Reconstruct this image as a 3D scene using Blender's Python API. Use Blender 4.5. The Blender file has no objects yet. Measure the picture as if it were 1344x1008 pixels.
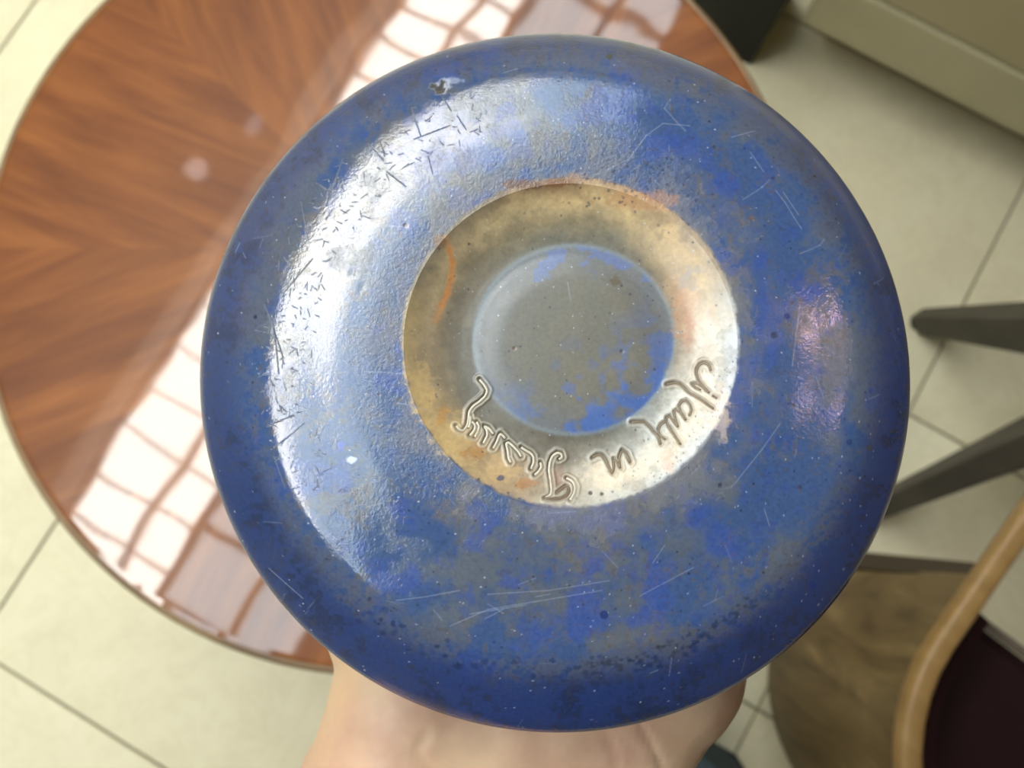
import bpy, bmesh, math, random
import numpy as np
from mathutils import Vector, Matrix

# ---------------------------------------------------------------- camera, light, exposure
SC = bpy.context.scene
COL = SC.collection
F = 1118.0                      # focal length in pixels of a 1344 wide frame
TILT = math.radians(9.0)
H = 1.52
cam_d = bpy.data.cameras.new('camera')
cam = bpy.data.objects.new('camera', cam_d)
COL.objects.link(cam)
cam.location = (0, 0, H)
cam.rotation_euler = (TILT, 0, 0)
cam_d.sensor_width = 36.0
cam_d.lens = 36.0 * F / 1344.0
cam_d.clip_start = 0.01
cam_d.dof.use_dof = True
cam_d.dof.focus_distance = 0.138
cam_d.dof.aperture_fstop = cam_d.lens / 1.25
SC.camera = cam

SKY = 20.0
w = bpy.data.worlds.new('overcast_sky')
SC.world = w
w.use_nodes = True
bg = w.node_tree.nodes['Background']
bg.inputs[0].default_value = (1.0, 0.99, 0.965, 1)
bg.inputs[1].default_value = SKY
SC.view_settings.view_transform = 'Standard'
SC.view_settings.look = 'None'
SC.view_settings.gamma = 1.0
SC.view_settings.use_curve_mapping = False
SC.view_settings.exposure = 0.5
SC.cycles.use_denoising = True
SC.cycles.max_bounces = 8
SC.cycles.transparent_max_bounces = 16
SC.cycles.caustics_reflective = False
SC.cycles.caustics_refractive = False
SC.cycles.sample_clamp_indirect = 6.0

# room axes: E1 runs along the skylight, E2 across it
E1 = Vector((math.cos(math.radians(60)), math.sin(math.radians(60)), 0))
E2 = Vector((E1.y, -E1.x, 0))
RZ = math.radians(60)           # a box with local x = E1, local y = -E2
CEIL = 3.0
def rm(e1, e2, z=0.0):
    p = E1 * e1 + E2 * e2
    return Vector((p.x, p.y, z))

SKY_A, SKY_B = -1.6, 2.6        # skylight extent along E1
SKY_L, SKY_R = -1.50, -0.43    # across
pl = bpy.data.lights.new('skylight_portal', 'AREA')
pl.shape = 'RECTANGLE'
pl.size = SKY_B - SKY_A
pl.size_y = SKY_R - SKY_L
pl.cycles.is_portal = True
po = bpy.data.objects.new('skylight_portal', pl)
COL.objects.link(po)
po.location = rm((SKY_A + SKY_B) / 2, (SKY_L + SKY_R) / 2, CEIL + 0.32)
po.rotation_euler = (0, 0, RZ)

# ---------------------------------------------------------------- helpers
RND = random.Random(7)
def s2l(c):
    out = []
    for v in c:
        v = v / 255.0
        out.append(v / 12.92 if v <= 0.04045 else ((v + 0.055) / 1.055) ** 2.4)
    return out
def rgba(c):
    return (*s2l(c), 1.0)

def at(px, py, z):
    """photo pixel -> world point on the horizontal plane z"""
    d = Matrix.Rotation(TILT, 3, 'X') @ Vector(((px - 672) / F, -(py - 504) / F, -1))
    return Vector((0, 0, H)) + d * ((z - H) / d.z)

class Mat:
    def __init__(self, name, color=(128, 128, 128), rough=0.5, **kw):
        self.m = bpy.data.materials.new(name)
        self.m.use_nodes = True
        self.nt = self.m.node_tree
        self.b = self.nt.nodes['Principled BSDF']
        self.b.inputs['Base Color'].default_value = rgba(color)
        self.b.inputs['Roughness'].default_value = rough
        for k, v in kw.items():
            self.b.inputs[k.replace('_', ' ')].default_value = v
    def n(self, t, **kw):
        nd = self.nt.nodes.new(t)
        for k, v in kw.items():
            setattr(nd, k, v)
        return nd
    def l(self, a, b):
        self.nt.links.new(a, b)
    def coord(self, kind='Object', scale=(1, 1, 1), rot=(0, 0, 0)):
        tc = self.n('ShaderNodeTexCoord')
        mp = self.n('ShaderNodeMapping')
        mp.inputs['Scale'].default_value = scale
        mp.inputs['Rotation'].default_value = rot
        self.l(tc.outputs[kind], mp.inputs['Vector'])
        return mp.outputs['Vector']
    def noise(self, vec, scale, detail=4, rough=0.55, dist=0.0):
        nd = self.n('ShaderNodeTexNoise')
        nd.inputs['Scale'].default_value = scale
        nd.inputs['Detail'].default_value = detail
        nd.inputs['Roughness'].default_value = rough
        nd.inputs['Distortion'].default_value = dist
        if vec is not None:
            self.l(vec, nd.inputs['Vector'])
        return nd.outputs['Fac']
    def ramp(self, fac, stops):
        r = self.n('ShaderNodeValToRGB')
        el = r.color_ramp.elements
        while len(el) > 1:
            el.remove(el[-1])
        for i, (p, c) in enumerate(stops):
            e = el[0] if i == 0 else el.new(p)
            e.position = p
            e.color = rgba(c)
        self.l(fac, r.inputs['Fac'])
        return r.outputs['Color']
    def mix(self, fac, a, b, mode='MIX'):
        m = self.n('ShaderNodeMix', data_type='RGBA', blend_type=mode)
        if isinstance(fac, (int, float)):
            m.inputs[0].default_value = fac
        else:
            self.l(fac, m.inputs[0])
        for i, v in ((6, a), (7, b)):
            if isinstance(v, tuple):
                m.inputs[i].default_value = rgba(v)
            else:
                self.l(v, m.inputs[i])
        return m.outputs[2]
    def math(self, op, a, b=None, c=None):
        m = self.n('ShaderNodeMath', operation=op)
        for i, v in enumerate((a, b, c)):
            if v is None:
                continue
            if isinstance(v, (int, float)):
                m.inputs[i].default_value = v
            else:
                self.l(v, m.inputs[i])
        return m.outputs[0]
    def color(self, sock):
        self.l(sock, self.b.inputs['Base Color'])
    def bump(self, h, strength, dist, target='Normal', prev=None):
        bp = self.n('ShaderNodeBump')
        bp.inputs['Strength'].default_value = strength
        bp.inputs['Distance'].default_value = dist
        self.l(h, bp.inputs['Height'])
        if prev is not None:
            self.l(prev, bp.inputs['Normal'])
        if target:
            self.l(bp.outputs['Normal'], self.b.inputs[target])
        return bp.outputs['Normal']

def link(name, me, mats, parent=None, smooth=False):
    o = bpy.data.objects.new(name, me)
    COL.objects.link(o)
    for m in (mats if isinstance(mats, (list, tuple)) else [mats]):
        if m is not None:
            me.materials.append(m.m if isinstance(m, Mat) else m)
    if smooth:
        me.polygons.foreach_set('use_smooth', [True] * len(me.polygons))
    if parent is not None:
        o.parent = parent
    return o
def obj(name, bm, mats, parent=None, smooth=False):
    me = bpy.data.meshes.new(name)
    bmesh.ops.recalc_face_normals(bm, faces=bm.faces)
    bm.to_mesh(me)
    bm.free()
    return link(name, me, mats, parent, smooth)
def thing(name, label, cat, loc=(0, 0, 0), rotz=0.0, group=None):
    o = bpy.data.objects.new(name, None)
    COL.objects.link(o)
    o.empty_display_size = 0.05
    o.location = loc
    o.rotation_euler = (0, 0, rotz)
    tag(o, label, cat, group)
    return o
def tag(o, label, cat, group=None):
    o['label'] = label
    o['category'] = cat
    if group:
        o['group'] = group
    return o
def struct(o):
    o['kind'] = 'structure'
    return o
def add_box(bm, c, s, bev=0.0, rotz=0.0):
    M = Matrix.Translation(c) @ Matrix.Rotation(rotz, 4, 'Z') @ Matrix.Diagonal((*s, 1))
    r = bmesh.ops.create_cube(bm, size=1.0, matrix=M)
    if bev > 0:
        es = {e for v in r['verts'] for e in v.link_edges}
        bmesh.ops.bevel(bm, geom=list(es), offset=bev, segments=2, affect='EDGES', profile=0.5)
def box_bm(c, s, bev=0.0, rotz=0.0):
    bm = bmesh.new()
    add_box(bm, c, s, bev, rotz)
    return bm
def add_lathe(bm, prof, n=48, close=False):
    rows = []
    for r, z in prof:
        if r < 1e-6:
            rows.append([bm.verts.new((0, 0, z))])
        else:
            rows.append([bm.verts.new((r * math.cos(2 * math.pi * k / n), r * math.sin(2 * math.pi * k / n), z)) for k in range(n)])
    pairs = list(zip(rows, rows[1:]))
    if close:
        pairs.append((rows[-1], rows[0]))
    for a, b in pairs:
        for k in range(n):
            k2 = (k + 1) % n
            vs = [a[k % len(a)], a[k2 % len(a)], b[k2 % len(b)], b[k % len(b)]]
            vs = list(dict.fromkeys(vs))
            if len(vs) >= 3:
                bm.faces.new(vs)
def lathe_bm(prof, n=48, close=False):
    bm = bmesh.new()
    add_lathe(bm, prof, n, close)
    return bm
def add_sweep(bm, pts, sect, up=Vector((0, 0, 1)), caps=True):
    """sweep closed section [(side, up)] per point (a list of sections or one) along pts"""
    rows = []
    n = len(pts)
    for i, p in enumerate(pts):
        p = Vector(p)
        t = (Vector(pts[min(i + 1, n - 1)]) - Vector(pts[max(i - 1, 0)])).normalized()
        u = up
        if abs(t.dot(u)) > 0.95:
            u = Vector((0.3, 1, 0)).normalized()
        s = t.cross(u).normalized()
        v = s.cross(t).normalized()
        sc = sect[i] if isinstance(sect[0], list) else sect
        rows.append([bm.verts.new(p + s * a + v * b) for a, b in sc])
    k = len(rows[0])
    for a, b in zip(rows, rows[1:]):
        for j in range(k):
            bm.faces.new((a[j], a[(j + 1) % k], b[(j + 1) % k], b[j]))
    if caps:
        bm.faces.new(rows[0])
        bm.faces.new(rows[-1][::-1])
def rrect(wd, ht, r, seg=3):
    out = []
    for cx, cy, a0 in ((wd / 2 - r, ht / 2 - r, 0), (-wd / 2 + r, ht / 2 - r, 90), (-wd / 2 + r, -ht / 2 + r, 180), (wd / 2 - r, -ht / 2 + r, 270)):
        for k in range(seg + 1):
            a = math.radians(a0 + 90 * k / seg)
            out.append((cx + r * math.cos(a), cy + r * math.sin(a)))
    return out
def circ(r, n=10):
    return [(r * math.cos(2 * math.pi * k / n), r * math.sin(2 * math.pi * k / n)) for k in range(n)]

# ---------------------------------------------------------------- materials
M_tile = Mat('cream_stone_tile', (216, 206, 176), 0.5)
v = M_tile.coord()
oi = M_tile.n('ShaderNodeObjectInfo')
vv = M_tile.n('ShaderNodeVectorMath', operation='ADD')
M_tile.l(v, vv.inputs[0])
M_tile.l(oi.outputs['Location'], vv.inputs[1])
c1 = M_tile.ramp(M_tile.noise(vv.outputs[0], 5, 6, 0.6, 0.6), [(0.3, (204, 197, 168)), (0.52, (212, 206, 176)), (0.75, (217, 212, 184))])
vein = M_tile.ramp(M_tile.noise(vv.outputs[0], 9, 5, 0.6, 1.5), [(0.46, (255, 255, 255)), (0.5, (226, 222, 208)), (0.54, (255, 255, 255))])
c2 = M_tile.mix(0.22, c1, vein, 'MULTIPLY')
M_tile.color(c2)
M_grout = Mat('dark_grout', (128, 122, 98), 0.9)
M_wall = Mat('pale_plaster', (196, 188, 168), 0.9)
M_wall.bump(M_wall.noise(M_wall.coord(), 120, 3), 0.2, 0.002)
M_ceil = Mat('ceiling_plaster', (188, 178, 162), 0.9)
M_ceil.bump(M_ceil.noise(M_ceil.coord(), 90, 3), 0.2, 0.002)
M_trim = Mat('painted_trim', (200, 194, 178), 0.5)
M_bar = Mat('skylight_bar_paint', (226, 212, 200), 0.6)

def pane_mat(name, tint):
    m = Mat(name)
    m.nt.nodes.remove(m.b)
    out = m.nt.nodes['Material Output']
    tr = m.n('ShaderNodeBsdfTransparent')
    tr.inputs[0].default_value = (*tint, 1)
    gl = m.n('ShaderNodeBsdfGlossy')
    gl.inputs['Roughness'].default_value = 0.02
    fr = m.n('ShaderNodeFresnel')
    fr.inputs['IOR'].default_value = 1.3
    mx = m.n('ShaderNodeMixShader')
    m.l(fr.outputs[0], mx.inputs[0])
    m.l(tr.outputs[0], mx.inputs[1])
    m.l(gl.outputs[0], mx.inputs[2])
    m.l(mx.outputs[0], out.inputs['Surface'])
    return m
M_clear = pane_mat('clear_pane', (0.97, 0.97, 0.95))
M_dimpane = pane_mat('sky_dimming_pane', (0.53, 0.575, 0.6))  # tint added so these panes dim the sky

# sunburst veneer: eight wedges, grain along the middle of each
M_wood = Mat('red_brown_veneer', (140, 76, 40), 0.45)
b = M_wood.b
tc = M_wood.n('ShaderNodeTexCoord')
sx = M_wood.n('ShaderNodeSeparateXYZ')
M_wood.l(tc.outputs['Object'], sx.inputs[0])
ang = M_wood.math('ARCTAN2', sx.outputs[1], sx.outputs[0])
W = math.pi / 4
wid = M_wood.math('FLOOR', M_wood.math('DIVIDE', ang, W))
mid = M_wood.math('MULTIPLY', M_wood.math('ADD', wid, 0.5), W)
ca, sa = M_wood.math('COSINE', mid), M_wood.math('SINE', mid)
u_ = M_wood.math('ADD', M_wood.math('MULTIPLY', sx.outputs[0], ca), M_wood.math('MULTIPLY', sx.outputs[1], sa))
v_ = M_wood.math('SUBTRACT', M_wood.math('MULTIPLY', sx.outputs[1], ca), M_wood.math('MULTIPLY', sx.outputs[0], sa))
cx = M_wood.n('ShaderNodeCombineXYZ')
M_wood.l(M_wood.math('MULTIPLY', u_, 5.0), cx.inputs[0])
M_wood.l(M_wood.math('MULTIPLY', v_, 46.0), cx.inputs[1])
M_wood.l(M_wood.math('MULTIPLY', wid, 7.3), cx.inputs[2])
g1 = M_wood.noise(cx.outputs[0], 1.0, 5, 0.62, 0.5)
col = M_wood.ramp(g1, [(0.3, (98, 54, 22)), (0.45, (114, 65, 28)), (0.58, (126, 75, 33)), (0.72, (138, 85, 40))])
cx2 = M_wood.n('ShaderNodeCombineXYZ')
M_wood.l(M_wood.math('MULTIPLY', u_, 3.0), cx2.inputs[0])
M_wood.l(M_wood.math('MULTIPLY', v_, 9.0), cx2.inputs[1])
M_wood.l(wid, cx2.inputs[2])
g2 = M_wood.noise(cx2.outputs[0], 1.6, 3, 0.5, 0.3)
col = M_wood.mix(0.55, col, M_wood.ramp(g2, [(0.3, (178, 160, 150)), (0.65, (255, 250, 240))]), 'MULTIPLY')
M_wood.color(col)
b.inputs['Coat Weight'].default_value = 0.9
b.inputs['Coat Roughness'].default_value = 0.04
b.inputs['Coat IOR'].default_value = 1.5
b.inputs['Specular IOR Level'].default_value = 0.2
hv = M_wood.noise(tc.outputs['Object'], 7, 2, 0.5)
M_wood.bump(hv, 0.12, 0.006, 'Coat Normal')
M_edge = Mat('table_edge_wood', (110, 86, 54), 0.5)
M_edge.color(M_edge.ramp(M_edge.noise(M_edge.coord(scale=(1, 1, 12)), 14, 4), [(0.35, (92, 68, 38)), (0.65, (122, 96, 60))]))
M_darkmetal = Mat('dark_bronze_metal', (60, 52, 44), 0.4, Metallic=0.6)

M_cab = Mat('cream_cabinet_paint', (180, 174, 144), 0.55)
M_cab.color(M_cab.ramp(M_cab.noise(M_cab.coord(), 6, 4), [(0.3, (162, 156, 126)), (0.7, (174, 168, 138))]))
M_cabtop = Mat('cabinet_top', (160, 150, 118), 0.5)
M_kick = Mat('dark_kickboard', (58, 48, 34), 0.7)
M_bin = Mat('greenish_black_plastic', (20, 22, 18), 0.6, Specular_IOR_Level=0.2)
M_grey = Mat('dark_grey_stool_paint', (92, 86, 74), 0.55)
M_grey.color(M_grey.ramp(M_grey.noise(M_grey.coord(), 12, 4), [(0.3, (58, 54, 46)), (0.7, (76, 71, 61))]))
M_oak = Mat('darkened_oak_veneer', (160, 132, 84), 0.5)  # oak tone darkened in place of the shade over the chair
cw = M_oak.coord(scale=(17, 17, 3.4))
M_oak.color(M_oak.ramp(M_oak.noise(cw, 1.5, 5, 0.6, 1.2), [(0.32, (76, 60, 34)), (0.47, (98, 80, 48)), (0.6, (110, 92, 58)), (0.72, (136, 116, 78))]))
M_oakrim = Mat('light_oak_rim', (192, 152, 92), 0.45)
M_oakrim.color(M_oakrim.ramp(M_oakrim.noise(M_oakrim.coord(scale=(14, 3, 3)), 3, 4), [(0.3, (126, 97, 54)), (0.7, (154, 123, 76))]))
M_burg = Mat('dark_burgundy_leather', (30, 9, 13), 0.6, Specular_IOR_Level=0.2)
M_burg.bump(M_burg.noise(M_burg.coord(), 260, 3), 0.25, 0.001)
M_pipe = Mat('grey_piping', (92, 78, 66), 0.6)
M_bag = Mat('dark_teal_cloth', (56, 72, 80), 0.9)
M_bag.bump(M_bag.noise(M_bag.coord(), 500, 2), 0.4, 0.001)
M_lampw = Mat('white_lamp_ring', (225, 222, 216), 0.4)
M_glow = Mat('lamp_glow', (255, 235, 230), 0.4)
M_glow.b.inputs['Emission Color'].default_value = (1.0, 0.82, 0.8, 1)
M_glow.b.inputs['Emission Strength'].default_value = 4.0
M_glow2 = Mat('lamp_glow_dim', (255, 235, 230), 0.4)
M_glow2.b.inputs['Emission Color'].default_value = (0.9, 0.85, 1.0, 1)
M_glow2.b.inputs['Emission Strength'].default_value = 1.8

# ---------------------------------------------------------------- setting
EA, EB, LA, LB = -3.0, 2.862, -2.52, 2.96     # room extent along E1 and E2
ec, lc = (EA + EB) / 2, (LA + LB) / 2
floor = struct(obj('floor', box_bm((0, 0, 0), (EB - EA, LB - LA, 0.06)), M_grout))
floor.location = rm(ec, lc, -0.035)
floor.rotation_euler = (0, 0, RZ)
P1, P2, GAP = 0.5855, 0.608, 0.005
bm = bmesh.new()
add_box(bm, (0, 0, -0.005), (P1 - GAP, P2 - GAP, 0.01))
top_e = [e for e in bm.edges if all(vv_.co.z > -0.001 for vv_ in e.verts)]
bmesh.ops.bevel(bm, geom=top_e, offset=0.0012, segments=1, affect='EDGES')
tile_me = None
for i in range(-4, 6):
    for j in range(-3, 6):
        a = -0.654 + (i + 0.5) * P1
        c = -0.693 + (j + 0.5) * P2
        if not (EA + P1 / 2 - 0.03 < a < EB - P1 / 2 + 0.03 and LA + P2 / 2 - 0.03 < c < LB - P2 / 2 + 0.03):
            continue
        if tile_me is None:
            o = obj('tile', bm, M_tile)
            tile_me = o.data
        else:
            o = bpy.data.objects.new('tile', tile_me)
            COL.objects.link(o)
        o.parent = floor
        # floor-local: x along E1, y along -E2
        o.location = (a - ec, -(c - lc), 0.035 + RND.uniform(-0.0004, 0.0002))
        o.rotation_euler = (0, 0, RND.uniform(-0.001, 0.001))

def wall(name, a0, a1, c0, c1, z0, z1, mat, bev=0.0):
    bmw = box_bm((0, 0, 0), (a1 - a0, c1 - c0, z1 - z0), bev)
    o = struct(obj(name, bmw, mat))
    o.location = rm((a0 + a1) / 2, (c0 + c1) / 2, (z0 + z1) / 2)
    o.rotation_euler = (0, 0, RZ)
    return o
T = 0.1
wall('wall_far', EB, EB + T, LA - T, LB + T, -0.065, CEIL + 0.12, M_wall)
wall('wall_near', EA - T, EA, LA - T, LB + T, -0.065, CEIL + 0.12, M_wall)
wall('wall_left', EA, EB, LA - T, LA, -0.065, CEIL + 0.12, M_wall)
wall('wall_right', EA, EB, LB, LB + T, -0.065, CEIL + 0.12, M_wall)
for nm, a0, a1, c0, c1 in (('far', EB - 0.015, EB, LA, LB), ('near', EA, EA + 0.015, LA, LB),
                           ('left', EA + 0.015, EB - 0.015, LA, LA + 0.015), ('right', EA + 0.015, EB - 0.015, LB - 0.015, LB)):
    wall('baseboard_' + nm, a0, a1, c0, c1, 0.0, 0.09, M_trim, 0.003)
# ceiling with the skylight opening
bm = bmesh.new()
for a0, a1, c0, c1 in ((EA, EB, LA, SKY_L), (EA, EB, SKY_R, LB), (EA, SKY_A, SKY_L, SKY_R), (SKY_B, EB, SKY_L, SKY_R)):
    add_box(bm, ((a0 + a1) / 2, -(c0 + c1) / 2, 0.06), (a1 - a0, c1 - c0, 0.12))
ceil = struct(obj('ceiling', bm, M_ceil))
ceil.location = (0, 0, CEIL)
ceil.rotation_euler = (0, 0, RZ)

sky = struct(bpy.data.objects.new('window_1', None))
COL.objects.link(sky)
sky.location = (0, 0, CEIL + 0.2)
sky.rotation_euler = (0, 0, RZ)
def sky_box(name, a0, a1, c0, c1, z0, z1, mat):
    return obj(name, box_bm(((a0 + a1) / 2, -(c0 + c1) / 2, (z0 + z1) / 2), (a1 - a0, c1 - c0, z1 - z0)), mat, sky)
bars = [SKY_L, -1.214, -1.01, -0.685, SKY_R]
for c, wd in zip(bars, (0.03, 0.017, 0.034, 0.028, 0.03)):
    c0 = max(c - wd / 2, SKY_L)
    c1 = min(c + wd / 2, SKY_R)
    sky_box('glazing_bar', SKY_A, SKY_B, c0, c1, 0.0, 0.05, M_bar)
for c0, c1, step, wd in ((bars[0], bars[1], 0.19, 0.009), (bars[1], bars[2], 0.19, 0.009), (bars[2], bars[3], 0.33, 0.028), (bars[3], bars[4], 0.33, 0.028)):
    a = SKY_A
    while a < SKY_B - 0.05:
        sky_box('cross_bar', a - wd / 2 + 0.01, a + wd / 2 + 0.01, c0 + 0.02, c1 - 0.02, 0.005, 0.04, M_bar)
        a += step
    k = 6
    for q in range(k):
        p0 = SKY_A + (SKY_B - SKY_A) * q / k
        p1 = SKY_A + (SKY_B - SKY_A) * (q + 1) / k
        sky_box('pane', p0, p1, c0 + 0.01, c1 - 0.01, 0.055, 0.061, M_clear if c0 < -1.1 else M_dimpane)

bm = bmesh.new()
for a0, a1, c0, c1 in ((SKY_A - 0.04, SKY_B + 0.04, SKY_L - 0.04, SKY_L), (SKY_A - 0.04, SKY_B + 0.04, SKY_R, SKY_R + 0.04), (SKY_A - 0.04, SKY_A, SKY_L, SKY_R), (SKY_B, SKY_B + 0.04, SKY_L, SKY_R)):
    add_box(bm, ((a0 + a1) / 2, -(c0 + c1) / 2, -0.01), (a1 - a0, c1 - c0, 0.16))
obj('light_well', bm, M_trim, sky)

for (px, py, r, gm, lab) in ((-1.21, 1.32, 0.05, M_glow, 'small round recessed ceiling lamp giving the brighter spot on the tabletop'),
                             (-1.0, 1.48, 0.035, M_glow2, 'smaller recessed ceiling lamp giving the fainter spot on the tabletop')):
    t = thing('ceiling_lamp', lab, 'lamp', (px, py, CEIL))
    obj('rim', lathe_bm([(r, 0), (r + 0.012, 0), (r + 0.012, -0.006), (r, -0.008)], 32, True), M_lampw, t, True)
    obj('diffuser', lathe_bm([(0, -0.004), (r * 0.8, -0.0035), (r + 0.001, -0.001)], 32), gm, t, True)

M_glow3 = Mat('pink_shade_glow', (240, 190, 190), 0.5)
M_glow3.b.inputs['Emission Color'].default_value = (1.0, 0.62, 0.62, 1)
M_glow3.b.inputs['Emission Strength'].default_value = 20.0
M_glow4 = Mat('faint_pink_glow', (230, 190, 190), 0.5)
M_glow4.b.inputs['Emission Color'].default_value = (0.9, 0.62, 0.72, 1)
M_glow4.b.inputs['Emission Strength'].default_value = 11.0
for (px, py, gm, lab) in ((1.30, 0.52, M_glow3, 'pink glass ceiling lamp, the brighter rosy glint on the vase'), (1.28, 0.18, M_glow4, 'dim oval ceiling lamp, the fainter rosy glint on the vase')):
    t = thing('ceiling_lamp', lab, 'lamp', (px, py, CEIL))
    o = obj('rim', lathe_bm([(0.07, 0), (0.085, 0), (0.085, -0.012), (0.07, -0.016)], 40, True), M_lampw, t, True)
    o2 = obj('shade', lathe_bm([(0, -0.05), (0.04, -0.045), (0.062, -0.03), (0.071, -0.008), (0.071, 0)], 40), gm, t, True)

# ---------------------------------------------------------------- round table
TR = 0.403
tb = thing('round_table', 'round glossy red brown wooden table under the blue glass vase', 'table', (-0.117, 0.261, 0))
prof = [(0, 0.72), (0.2, 0.72), (0.36, 0.72), (TR - 0.012, 0.72), (TR - 0.0075, 0.7196), (TR - 0.0075, 0.696), (0.2, 0.694), (0, 0.694)]
obj('tabletop', lathe_bm(prof, 128), M_wood, tb, False)
obj('edge_band', lathe_bm([(TR - 0.0072, 0.7200), (TR - 0.003, 0.7196), (TR - 0.0005, 0.717), (TR, 0.712), (TR - 0.001, 0.70), (TR - 0.004, 0.695), (TR - 0.0072, 0.695)], 128, True), M_edge, tb, True)
obj('column', lathe_bm([(0, 0.694), (0.09, 0.694), (0.09, 0.684), (0.035, 0.672), (0.03, 0.6), (0.03, 0.12), (0.045, 0.06), (0, 0.05)], 40), M_darkmetal, tb, True)
obj('foot_plate', lathe_bm([(0, 0.05), (0.06, 0.045), (0.2, 0.018), (0.215, 0.01), (0.215, 0.0), (0, 0.0)], 64), M_darkmetal, tb, True)

# ---------------------------------------------------------------- cabinet, upper right
CA, CH = 1.0, 0.86
cb = thing('floor_cabinet', 'cream painted cabinet raised on a dark recessed base, at upper right', 'cabinet', rm(CA, 0.0), RZ)
def cbx(name, a0, a1, c0, c1, z0, z1, mat, bev=0.002, parent=None):
    return obj(name, box_bm(((a0 + a1) / 2, -(c0 + c1) / 2, (z0 + z1) / 2), (a1 - a0, c1 - c0, z1 - z0), bev), mat, parent or cb)
cbx('body', 0.02, 0.5, 0.008, 1.5, 0.14, CH, M_cab)
cbx('kickboard', 0.26, 0.48, 0.03, 1.46, 0.0, 0.14, M_kick, 0)
cbx('bottom_rail', 0.0, 0.0195, 0.008, 1.5, 0.14, 0.268, M_cab, 0.006)
for k in range(3):
    d = cbx('door', 0.002, 0.0195, 0.010 + 0.497 * k, 0.502 + 0.497 * k, 0.274, CH - 0.004, M_cabtop, 0.003)
    hd = bmesh.new()
    cc = -(0.46 + 0.497 * k)
    add_sweep(hd, [(0.002, cc, 0.62), (-0.02, cc, 0.62), (-0.024, cc, 0.63), (-0.024, cc, 0.72), (-0.02, cc, 0.73), (0.002, cc, 0.73)], circ(0.005, 8), Vector((0, 1, 0)))
    obj('handle', hd, M_darkmetal, d, True)
cbx('worktop', -0.015, 0.52, 0.0, 1.52, CH, CH + 0.03, M_cabtop, 0.005)

# dark stand beside the cabinet
bn = thing('waste_bin', 'greenish black square bin behind the table, beside the cream cabinet', 'bin', rm(0.97, -0.11), RZ)
bmq = bmesh.new()
hs0, hs1, hh, th = 0.075, 0.088, 0.42, 0.004
rows = []
for hw, z in ((hs0, 0.0), (hs1, hh), (hs1 - th, hh), (hs0 - th, 0.006)):
    rows.append([bmq.verts.new((0.09 + sxx * hw * 1.15, syy * hw, z)) for sxx, syy in ((-1, -1), (1, -1), (1, 1), (-1, 1))])
for ra, rb in zip(rows, rows[1:]):
    for k in range(4):
        bmq.faces.new((ra[k], ra[(k + 1) % 4], rb[(k + 1) % 4], rb[k]))
bmq.faces.new(rows[0][::-1])
bmq.faces.new(rows[-1])
obj('container', bmq, M_bin, bn)
bmq = bmesh.new()
ring = [(0.09 + sxx * (hs1 + 0.002) * 1.15, syy * (hs1 + 0.002), hh) for sxx, syy in ((-1, -1), (1, -1), (1, 1), (-1, 1), (-1, -1))]
add_sweep(bmq, ring, rrect(0.012, 0.01, 0.003))
obj('rim', bmq, M_bin, bn)

# ---------------------------------------------------------------- splayed stool, right edge
hub_z = 0.40
st_c = at(1545, 470, hub_z)
st_c.z = 0
st = thing('low_stool', 'dark grey low stool with splayed tapering legs, at the right edge', 'stool', st_c)
tips = [at(1206, 424, 0.0), at(1142, 668, 0.0)]
tops = [at(1470, 438, hub_z), at(1462, 528, hub_z)]
tips += [Vector((2 * st_c.x - p.x, 2 * st_c.y - p.y, 0)) for p in tips]
tops += [Vector((2 * st_c.x - p.x, 2 * st_c.y - p.y, hub_z)) for p in tops]
for k, (a, c) in enumerate(zip(tips, tops)):
    lg = bmesh.new()
    pts, secs = [], []
    for q in range(5):
        f = q / 4
        p = a.lerp(c, f)
        pts.append(p - st_c + Vector((0, 0, 0.012 * (1 - f))))
        secs.append(rrect(0.034 + 0.022 * f, 0.040 + 0.05 * f, 0.005))
    add_sweep(lg, pts, secs)
    lo = obj('leg', lg, M_grey, st)
    fp = lathe_bm([(0, 0.0), (0.016, 0.0), (0.017, 0.008), (0.013, 0.02), (0, 0.022)], 20)
    f_o = obj('foot_pad', fp, M_bin, lo, True)
    f_o.location = a - st_c
obj('seat', lathe_bm([(0, hub_z + 0.0), (0.15, hub_z + 0.0), (0.168, hub_z + 0.008), (0.17, hub_z + 0.022), (0.16, hub_z + 0.034), (0.1, hub_z + 0.036), (0, hub_z + 0.034)], 64), M_grey, st, True)

# ---------------------------------------------------------------- tub chair, lower right
ch = thing('tub_chair', 'wooden tub chair with curved oak shell and dark burgundy seat, lower right', 'chair', rm(0.12, 0.75), RZ)
_P = at(1235, 800, 0.61)
_D = Matrix.Rotation(math.radians(-8), 3, 'Z')
_c = ch.location.copy()
_o = _D @ Vector((_c.x - _P.x, _c.y - _P.y, 0))
_S = at(1240, 815, 0.61) - _P
ch.location = (_P.x + _o.x + _S.x, _P.y + _o.y + _S.y, 0)
ch.rotation_euler = (0, 0, RZ - math.radians(8))
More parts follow.
